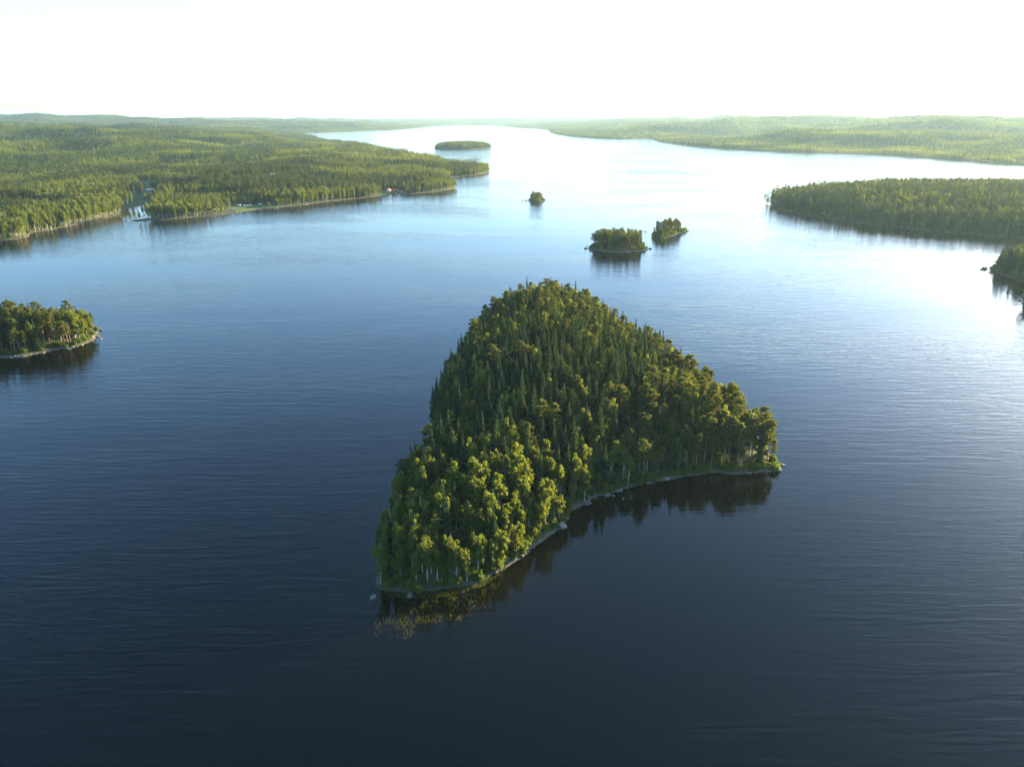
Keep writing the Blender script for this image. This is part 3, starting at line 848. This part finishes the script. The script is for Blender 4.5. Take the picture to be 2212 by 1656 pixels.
# ------------------------------------------------------------------ buildings and things on the far shore
M_RED = simple('red_boards', (.28, .045, .03), .8)
M_WHITE = simple('white_paint', (.55, .55, .52), .5, var=.08)
M_TILE = simple('red_roof', (.30, .09, .05), .8)
M_TIN = simple('sheet_metal_roof', (.28, .28, .28), .55, .2)
M_GREY = simple('grey_boards', (.20, .17, .14), .9)
M_GLASS = simple('window_glass', (.04, .05, .06), .1, spec=.6)
M_WOOD = simple('weathered_planks', (.40, .34, .26), .85)
M_RUB = simple('rubber', (.03, .03, .03), .8)
M_BLUE = simple('blue_hull', (.06, .16, .35), .4)
def empty(name, loc, rz, label, cat, group=None):
    o = bpy.data.objects.new(name, None); COL.objects.link(o); o.location = loc; o.rotation_euler = (0, 0, rz)
    o['label'] = label; o['category'] = cat
    if group: o['group'] = group
    return o
def part(name, fn, mats, parent):
    g = G(); fn(g); return link(g.mesh(name, mats), name, parent)
def house(px, py, w, l, h, rz, wallm, roofm, label, cat='house', windows=2, chimney=False, name='house', clear=14):
    x, y, z = ground_at(px, py)
    CLEAR.append((x, y, clear*.8)); CLEAR.append((x*.988, y*.988, clear*.6))
    o = empty(name, (x, y, z-.3), rz, label, cat)
    rh = w*.38
    def walls(g):
        v = [(-l/2, -w/2, 0), (l/2, -w/2, 0), (l/2, w/2, 0), (-l/2, w/2, 0), (-l/2, -w/2, h), (l/2, -w/2, h), (l/2, w/2, h), (-l/2, w/2, h), (-l/2, 0, h+rh), (l/2, 0, h+rh)]
        g.add(v, [(0, 1, 5, 4), (2, 3, 7, 6)]); g.add(v, [(1, 2, 6, 9, 5), (3, 0, 4, 8, 7)])
    part('wall', walls, [wallm], o)
    e = .45
    o.scale = (.85, .85, .85)
    def roof(g):
        for s in (-1, 1):
            a = np.array([(-l/2-e, s*(w/2+e), h-e*.6), (l/2+e, s*(w/2+e), h-e*.6), (l/2+e, 0, h+rh+.12), (-l/2-e, 0, h+rh+.12)])
            b = a+np.array([0, 0, .16]); g.add(np.concatenate([a, b]), [(0, 1, 2, 3), (4, 5, 6, 7), (0, 1, 5, 4), (1, 2, 6, 5), (3, 2, 6, 7), (0, 3, 7, 4)])
    rf = part('roof', roof, [roofm], o)
    if chimney: part('chimney', lambda g: box(g, (l*.15, .5, h+rh+.4), (.7, .7, 1.3)), [M_TILE], rf)
    for k in range(windows):
        xx = (k+.5)/windows*l-l/2
        wnd = part('window', lambda g: box(g, (xx, -w/2-.03, h*.55), (1.15, .1, 1.25)), [M_WHITE], o)
        part('pane', lambda g: box(g, (xx, -w/2-.09, h*.55), (.9, .05, 1.0)), [M_GLASS], wnd)
    part('door', lambda g: box(g, (l/2+.04, 0, 1.05), (.1, 1.0, 2.1)), [M_WHITE], o)
    part('gable_board', lambda g: box(g, (l/2+.06, 0, h+.1), (.08, w, .25)), [M_WHITE], o)
    return o
house(840, 414.5, 6, 9, 3.4, R(70), M_WHITE, M_TILE, 'small white fronted cottage with red roof by the water', chimney=True, name='cottage')
house(854, 414.5, 6, 11, 3.0, R(8), M_RED, M_TILE, 'long red cottage with red roof beside the white one', windows=3, name='cottage')
house(867, 417.5, 4, 6, 2.4, R(20), M_GREY, M_GREY, 'low grey boathouse right of the red cottage', 'boathouse', 1, name='boathouse', clear=9)
house(797, 423, 3, 4, 2.2, R(10), M_RED, M_GREY, 'tiny red hut standing alone on the shore', 'hut', 1, name='hut', clear=6)
house(566, 360, 10, 14, 5, R(60), M_WHITE, M_TILE, 'white house with red roof among trees on the headland', chimney=True, windows=3, clear=26)
house(416, 357, 11, 34, 4, R(8), M_RED, M_TIN, 'long red barn with pale metal roof in the hill clearing', 'barn', 4, name='barn', clear=40)
house(368, 362, 10, 16, 4, R(-20), M_RED, M_TILE, 'red farmhouse left of the long barn', windows=3, name='farmhouse', clear=30)
house(323, 415, 8, 14, 3.5, R(55), M_GREY, M_TIN, 'grey barn with pale metal roof behind the cove', 'barn', 1, name='barn', clear=22)
house(588, 383, 9, 12, 4, R(30), M_RED, M_GREY, 'dark red house half hidden above the birches', windows=2, clear=18)

def caravan(px, py, rz, label, col=M_WHITE):
    x, y, z = ground_at(px, py); CLEAR.append((x, y, 10)); CLEAR.append((x*.985, y*.985, 9))
    o = empty('caravan', (x, y, z), rz, label, 'caravan', 'caravans at the shore camp'); o.scale = (.85,)*3
    def body(g):
        p = [(-3.1, .5), (3.1, .5), (3.3, 1.2), (2.9, 2.6), (-2.9, 2.6), (-3.3, 1.2)]
        a = [(q[0], -1.15, q[1]) for q in p]; b = [(q[0], 1.15, q[1]) for q in p]
        g.add(a+b, [(0, 1, 2, 3, 4, 5), (11, 10, 9, 8, 7, 6)]); g.add(a+b, [(i, (i+1) % 6, 6+(i+1) % 6, 6+i) for i in range(6)])
    part('body', body, [col], o)
    for xx in (-1.5, 1.4): part('window', lambda g: box(g, (xx, -1.18, 1.8), (1.3, .06, .7)), [M_GLASS], o)
    part('door', lambda g: box(g, (0, -1.19, 1.45), (.7, .05, 1.7)), [M_GREY], o)
    for s in (-1, 1): part('wheel', lambda g: tube(g, (0, s*1.0, .35), (0, s*1.22, .35), .35, .35, 10, cap=True), [M_RUB], o)
    part('tow_bar', lambda g: box(g, (3.9, 0, .5), (1.4, .12, .12)), [M_RUB], o)
for k, (px, py, rz, lb) in enumerate([(460, 455, .1, 'white caravan alone at the inner end of the shore camp'), (505, 454.5, .4, 'white caravan standing closest to the water at the camp'),
        (516, 446, -.2, 'white caravan farthest back under the trees'), (530, 447.5, .15, 'middle white caravan of the row of three'),
        (540, 446.5, .05, 'outermost white caravan beside the tall birch'), (562, 443.5, .5, 'white caravan half hidden right of the tall birch')]):
    caravan(px, py, rz, lb)

def jetty(px, py, rz, L, label):
    x, y = W(px, py)
    o = empty('jetty', (x, y, 0), rz, label, 'jetty', 'jetties along the headland')
    for k in range(int(L/.9)):
        part('plank', lambda g: box(g, (k*.9, 0, .55), (.8, 1.8, .08)), [M_WOOD], o)
    for k in range(3):
        for s in (-1, 1): part('post', lambda g: tube(g, (k*L/2.6, s*.95, -1.5), (k*L/2.6, s*.95, .8), .09, .09, 6), [M_WOOD], o)
jetty(660, 443, R(-50), 9, 'pale jetty pointing out below the birch shore')
jetty(856, 420.5, R(-80), 10, 'jetty in front of the red cottage')
jetty(513, 459.5, R(-70), 7, 'short jetty beside the shore camp')
def boat(px, py, rz, label, hull, L=4.6):
    x, y = W(px, py)
    o = empty('rowing_boat', (x, y, 0), rz, label, 'boat', 'small boats by the shore')
    def body(g):
        n = 9; v = []
        for i in range(n):
            t = i/(n-1); w = .75*(math.sin(math.pi*min(1, .25+t*.75))**.7 if t > 0 else .8)+.02; xx = (.5-t)*-L
            sh = .45+.2*t*t
            v += [(xx, -w, sh), (xx, -w*.6, 0), (xx, 0, -.12), (xx, w*.6, 0), (xx, w, sh)]
        f = [(i*5+j, i*5+j+1, i*5+j+6, i*5+j+5) for i in range(n-1) for j in range(4)]
        g.add(v, f, 0, True); g.add(v[:5], [(0, 1, 2, 3, 4)])
    part('hull', body, [hull], o)
    for k in (-.9, .7): part('bench', lambda g: box(g, (k, 0, .3), (.3, 1.2, .05)), [M_WOOD], o)
boat(597, 451.2, .6, 'white boat moored off the camp shore', M_WHITE, 5.5)
boat(829, 422.5, .2, 'white boat moored left of the cottages', M_WHITE)
boat(862, 422.5, 1.2, 'blue boat tied up at the cottage jetty', M_BLUE)
boat(526, 459.3, -.4, 'blue boat pulled in by the camp jetty', M_BLUE)

# small trees on the thin spit across the cove mouth
for k, (px, py, s) in enumerate([(287, 477, .28), (296, 476.5, .38), (302, 476, .30), (309, 476, .42), (316, 475.5, .33), (323, 475, .55)]):
    x, y = W(px, py); CLEAR.append((x, y, 7))
    tree_object('pine' if k % 2 else 'birch', x, y, .4, s*.7, f'small {"pine" if k % 2 else "birch"} on the thin spit across the cove, {ordn(k)} from the left', k % 4, 'small trees on the spit')

FOREST = mainland()
tot = 0
lods = ('wooded slopes of near headland', 'wooded slopes beyond', 'far hills')
LB = ['mixed forest of spruce and birch on the headland and slopes nearest the lake', 'mixed forest covering the slopes farther back on both shores', 'distant forest covering the hills up to the horizon']
for (x, y, z, kind, lod, s), lb in zip(FOREST, LB):
    tot += len(x)
    scatter_tree(kind, lod, x, y, z, s, 'forest', lb, 'forest')
print('FOREST POINTS', tot, [len(f[0]) for f in FOREST], 'TREES', len(TREES), cnt)

# ------------------------------------------------------------------ shrubs, boulders, stones, reeds of the near shores
def along(P, step, off, seed):
    """points spaced along an outline and pushed inland by off metres"""
    rs = np.random.default_rng(seed); P = np.array(P); out = []
    area = 0.5*np.sum(P[:, 0]*np.roll(P[:, 1], -1)-np.roll(P[:, 0], -1)*P[:, 1])
    sg = 1 if area > 0 else -1
    for i in range(len(P)):
        a = P[i]; b = P[(i+1) % len(P)]; L = np.linalg.norm(b-a); n = np.array([-(b-a)[1], (b-a)[0]])/max(L, 1e-6)*sg
        k = 0.0
        while k < L:
            o = off if np.isscalar(off) else rs.uniform(*off)
            p = a+(b-a)*min(1, (k+rs.uniform(0, step*.6))/L)+n*o; out.append(p); k += step
    return np.array(out)
def nearest_mark(x, y, ms=MARKS):
    u, v = to_px(x, y, 0)
    return min(ms, key=lambda m: (m[0]-u)**2+((m[1]-v)*1.4)**2)[2], u
bp_ = along(ISLAND, 2.1, (.1, 2.3), 31); bz, bd = f_island(bp_[:, 0], bp_[:, 1])
bb = {}
for i in range(len(bp_)):
    if bd[i] < .1 or rng.uniform() < .12: continue
    zn, u = nearest_mark(*bp_[i]); bb.setdefault(zn, []).append((u, i))
for zn, lst in bb.items():
    lst.sort()
    for n, (u, i) in enumerate(lst):
        r_ = bpy.data.objects.new('shore_shrub', None); COL.objects.link(r_)
        r_.location = (bp_[i][0], bp_[i][1], bz[i]-.1); s = rng.uniform(.6, 1.35); r_.scale = (s, s, s*rng.uniform(.8, 1.3)); r_.rotation_euler = (0, 0, rng.uniform(0, 6.28))
        r_['label'] = f'low leafy shrub by {zn}, {ordn(n)} from the left' if len(lst) > 1 else f'only low leafy shrub by {zn}'
        r_['category'] = 'shrub'; r_['group'] = 'shrubs along the island shore'
        tm, cm_ = NEAR['bush'][i % 3]; link(tm, 'stems', r_); link(cm_, 'foliage', r_)

def rock_g(seed, n=2):
    rs = np.random.default_rng(seed)
    bm_v = []
    import bmesh
    bm = bmesh.new(); bmesh.ops.create_icosphere(bm, subdivisions=n, radius=1)
    off = rs.uniform(0, 50, 3)
    for v in bm.verts:
        c = v.co
        k = 1+.35*math.sin(c.x*2.1+off[0])*math.cos(c.y*2.6+off[1])+.22*math.sin(c.z*3.7+c.x*2+off[2])
        c *= k
        for ax in range(3): c[ax] = max(-.82, min(.82, c[ax]))
    me = bpy.data.meshes.new('boulder'); bm.to_mesh(me); bm.free(); me.materials.append(M_ROCK)
    return me
ROCKS = [rock_g(s) for s in range(6)]
def boulder(px, py, s, label, flat=.6, z=0.0):
    s *= .72
    x, y = W(px, py)
    o = link(ROCKS[int(rng.integers(6))], 'boulder', label=label, category='boulder', group='boulders at the waterline')
    o.location = (x, y, z+s*flat*.25); o.scale = (s*rng.uniform(.8, 1.3), s*rng.uniform(.8, 1.2), s*flat); o.rotation_euler = (rng.uniform(-.2, .2), rng.uniform(-.2, .2), rng.uniform(0, 6.28))
BL = [(886,1287,1.3,'pale boulder standing in the reed bed'),(806,1291,1.2,'grey boulder at the left end of the reeds'),(824,1129,1.0,'pale rock off the left shore, upper of two'),(825,1151,1.3,'dark rock off the left shore, lower of two'),
 (933,879,1.6,'dark rock at the left shore notch, middle one'),(930,868,1.1,'small dark rock above the notch'),(933,890,1.2,'small dark rock below the notch'),(929,897,.9,'lowest dark rock off the left shore'),
 (1070,1236,1.0,'low rock at the bay end of the reeds'),(1126,1200,1.3,'boulder at the second bend of the bay shore'),(1133,1196,1.0,'smaller boulder beside the one at the bend'),
 (1214,1137,2.4,'large pale ledge boulder standing highest in the bay'),(1225,1120,1.1,'round rock above the ledge boulder'),(1262,1086,1.6,'flat rock left of the stone spit'),(1273,1087,1.4,'flat rock in front of the stone spit'),
 (1268,1090,.9,'small wet rock before the flat rocks'),(1312,1070,1.7,'largest stone at the end of the stone spit'),(1338,1060,1.5,'boulder right of the stone spit'),(1325,1072,1.0,'low stone in the water by the spit'),
 (1300,1067,1.2,'stone in the middle of the spit'),(1400,1044,1.1,'wet stone off the brown bank, left one'),(1408,1043,.9,'wet stone off the brown bank, right one'),(1440,1035,1.5,'broad ledge stone under the brown bank'),
 (1346,1078,.8,'lone stone out in the dark bay water'),(1620,1023,1.0,'low rock on the way to the tip'),(1680,1016,1.6,'boulder on the very tip'),(1692,1006,1.2,'outermost rock off the tip'),(1672,1004,1.5,'sunlit boulder above the tip'),
 (1664,996,1.3,'sunlit rock under the last pine'),(2127,581,3.6,'big dark boulder off the right shore'),(2120,583,1.8,'low rock leaning on the big dark boulder'),(2176,632,1.6,'small rock off the near right shore, upper'),
 (2196,641,1.5,'small rock off the near right shore, middle'),(2185,634,1.1,'tiny rock between the upper and middle ones'),(2203,650,1.3,'small rock off the near right shore, lower'),
 (217,714,1.4,'rock off the sunny end of the left island, upper'),(218,733,1.3,'rock off the sunny end of the left island, lower'),(210,727,1.6,'pale boulder on the sunny end of the left island'),
 (150,755,1.5,'pale rock on the left island shore'),(1386,498.5,2.0,'dark rock behind the nearer twin islet'),(1394,501,1.4,'small rock between the twin islets'),(1405,538,2.2,'dark rock at the end of the nearer twin islet'),
 (1265,537,2.2,'dark rock at the left end of the nearer twin islet'),(1268,532,1.4,'low rock behind the left end of the nearer islet'),(1486,499.5,2.0,'rock at the tail of the farther twin islet'),(1474,507,1.4,'low rock in front of the farther twin islet tail'),
 (1136,433.5,2.0,'dark rock left of the tiniest islet'),(1177,432,2.4,'dark rock right of the tiniest islet'),(1128,434.5,1.6,'outlying rock farther left of the tiniest islet'),(272,477.5,2.2,'dark rock alone in the cove mouth'),(1163,279.2,6,'tiny rock islet far off to the left of its twin'),(1178,280.2,5,'tiny rock islet far off to the right of its twin')]
for px, py, s, lb in BL: boulder(px, py, s, lb)

# stony rim of the shores: small stones nobody could count
def stones(P, f, step, rows, smin, smax, name, label, seed, keep=None):
    rs = np.random.default_rng(seed); g = G()
    base = []
    for s in range(5):
        bm_ = rock_g(900+s, 1); v = np.array([q.co[:] for q in bm_.vertices]); fa = np.array([p.vertices[:] for p in bm_.polygons]); base.append((v, fa))
    for r_ in range(rows):
        pts = along(P, step, (-.9, 1.6), seed+r_)
        z, d = f(pts[:, 0], pts[:, 1])
        for i in range(len(pts)):
            if d[i] < -.9 or d[i] > 2.2: continue
            if keep is not None and not keep(*pts[i]): continue
            v, fa = base[rs.integers(5)]; s = rs.uniform(smin, smax)*(1 if rs.uniform() > .12 else 1.8)
            a = rs.uniform(0, 6.28); M = np.array([[math.cos(a), -math.sin(a), 0], [math.sin(a), math.cos(a), 0], [0, 0, 1]])
            g.add((v*[s, s*rs.uniform(.6, 1), s*.55])@M.T+[pts[i][0], pts[i][1], max(z[i], -.05)+s*.1], fa)
    return link(g.mesh(name, [M_ROCK]), name, kind='stuff', label=label)
stones(ISLAND, f_island, .62, 2, .12, .34, 'shore_stones', 'grey stones lining the waterline of the large island', 51,
       lambda x, y: not (to_px(x, y, 0)[1] > 1235))
stones(LEFT_ISLE, f_leftisle, 1.1, 3, .25, .6, 'shore_stones', 'pale stones lining the small left island', 52)
stones(ISLET_B, f_b, 1.2, 2, .3, .8, 'shore_stones', 'stones lining the nearer twin islet', 53)
stones(ISLET_C, f_c, 1.2, 2, .3, .8, 'shore_stones', 'stones lining the farther twin islet', 54)
stones(ISLET_A, f_a, 1.2, 2, .3, .9, 'shore_stones', 'stones lining the tiniest islet', 55)

def reeds(name, label, pts, hmin, hmax, w, seed):
    rs = np.random.default_rng(seed); n = len(pts)
    h = rs.uniform(hmin, hmax, n); a = rs.uniform(0, 3.14, n); ln = rs.normal(size=(n, 2))*.22
    b = np.stack([pts[:, 0], pts[:, 1], pts[:, 2]-.2], 1)
    s = np.stack([np.cos(a), np.sin(a), np.zeros(n)], 1)*w*.5
    m_ = b+np.stack([ln[:, 0]*.3, ln[:, 1]*.3, h*.6], 1); t = b+np.stack([ln[:, 0], ln[:, 1], h], 1)
    v = np.stack([b-s, b+s, m_+s*.9, t+s*.1, m_-s*.9], 1).reshape(-1, 3)
    g = G(); g.add(v, np.arange(n*5).reshape(n, 5)); me = g.mesh(name, [M_REED])
    return link(me, name, kind='stuff', label=label, category='reeds')
# dense belt along the waterline of the near point
belt = []
REEDP = WP([(806,1262),(824,1284),(880,1296),(965,1291),(1045,1268),(1085,1240),(1050,1250),(1000,1266),(940,1277),(880,1281),(825,1266)])
x, y = jitter_pts(REEDP, .30, 71); k = poly_sd(REEDP, x, y) > 0
z = np.maximum(f_island(x[k], y[k])[0], 0); belt = np.stack([x[k], y[k], z], 1)
reeds('reed_bed', 'dense green reeds fringing the near point', belt, .7, 1.5, .05, 72)
OUT = WP([(800,1262),(812,1300),(806,1362),(850,1378),(885,1388),(905,1350),(960,1345),(1015,1348),(1060,1305),(1085,1250),(1050,1268),(965,1291),(880,1296),(824,1284)])
x, y = jitter_pts(OUT, .19, 73); d = poly_sd(OUT, x, y)
u, v = to_px(x, y, 0)
dens = (fbm(x/2.6, y/2.6, 75, 3) > .57)*(.10+.13*(v > 1330))*(d > 0)+.03*(d > 0)
k = (rng.uniform(size=len(x)) < dens)
reeds('reeds', 'sparse reeds standing in dark water off the near point', np.stack([x[k], y[k], np.zeros(k.sum())], 1), .5, 1.4, .035, 76)
LFT = WP([(806,1215),(818,1262),(838,1300),(815,1375),(797,1372),(793,1290),(797,1235)])
x, y = jitter_pts(LFT, .42, 77); d = poly_sd(LFT, x, y); k = (d > 0) & (rng.uniform(size=len(x)) < .6*(fbm(x/2.2, y/2.2, 79, 2) > .5))
reeds('reeds', 'thin green reeds and water plants left of the near point', np.stack([x[k], y[k], np.zeros(k.sum())], 1), .35, .8, .12, 80)
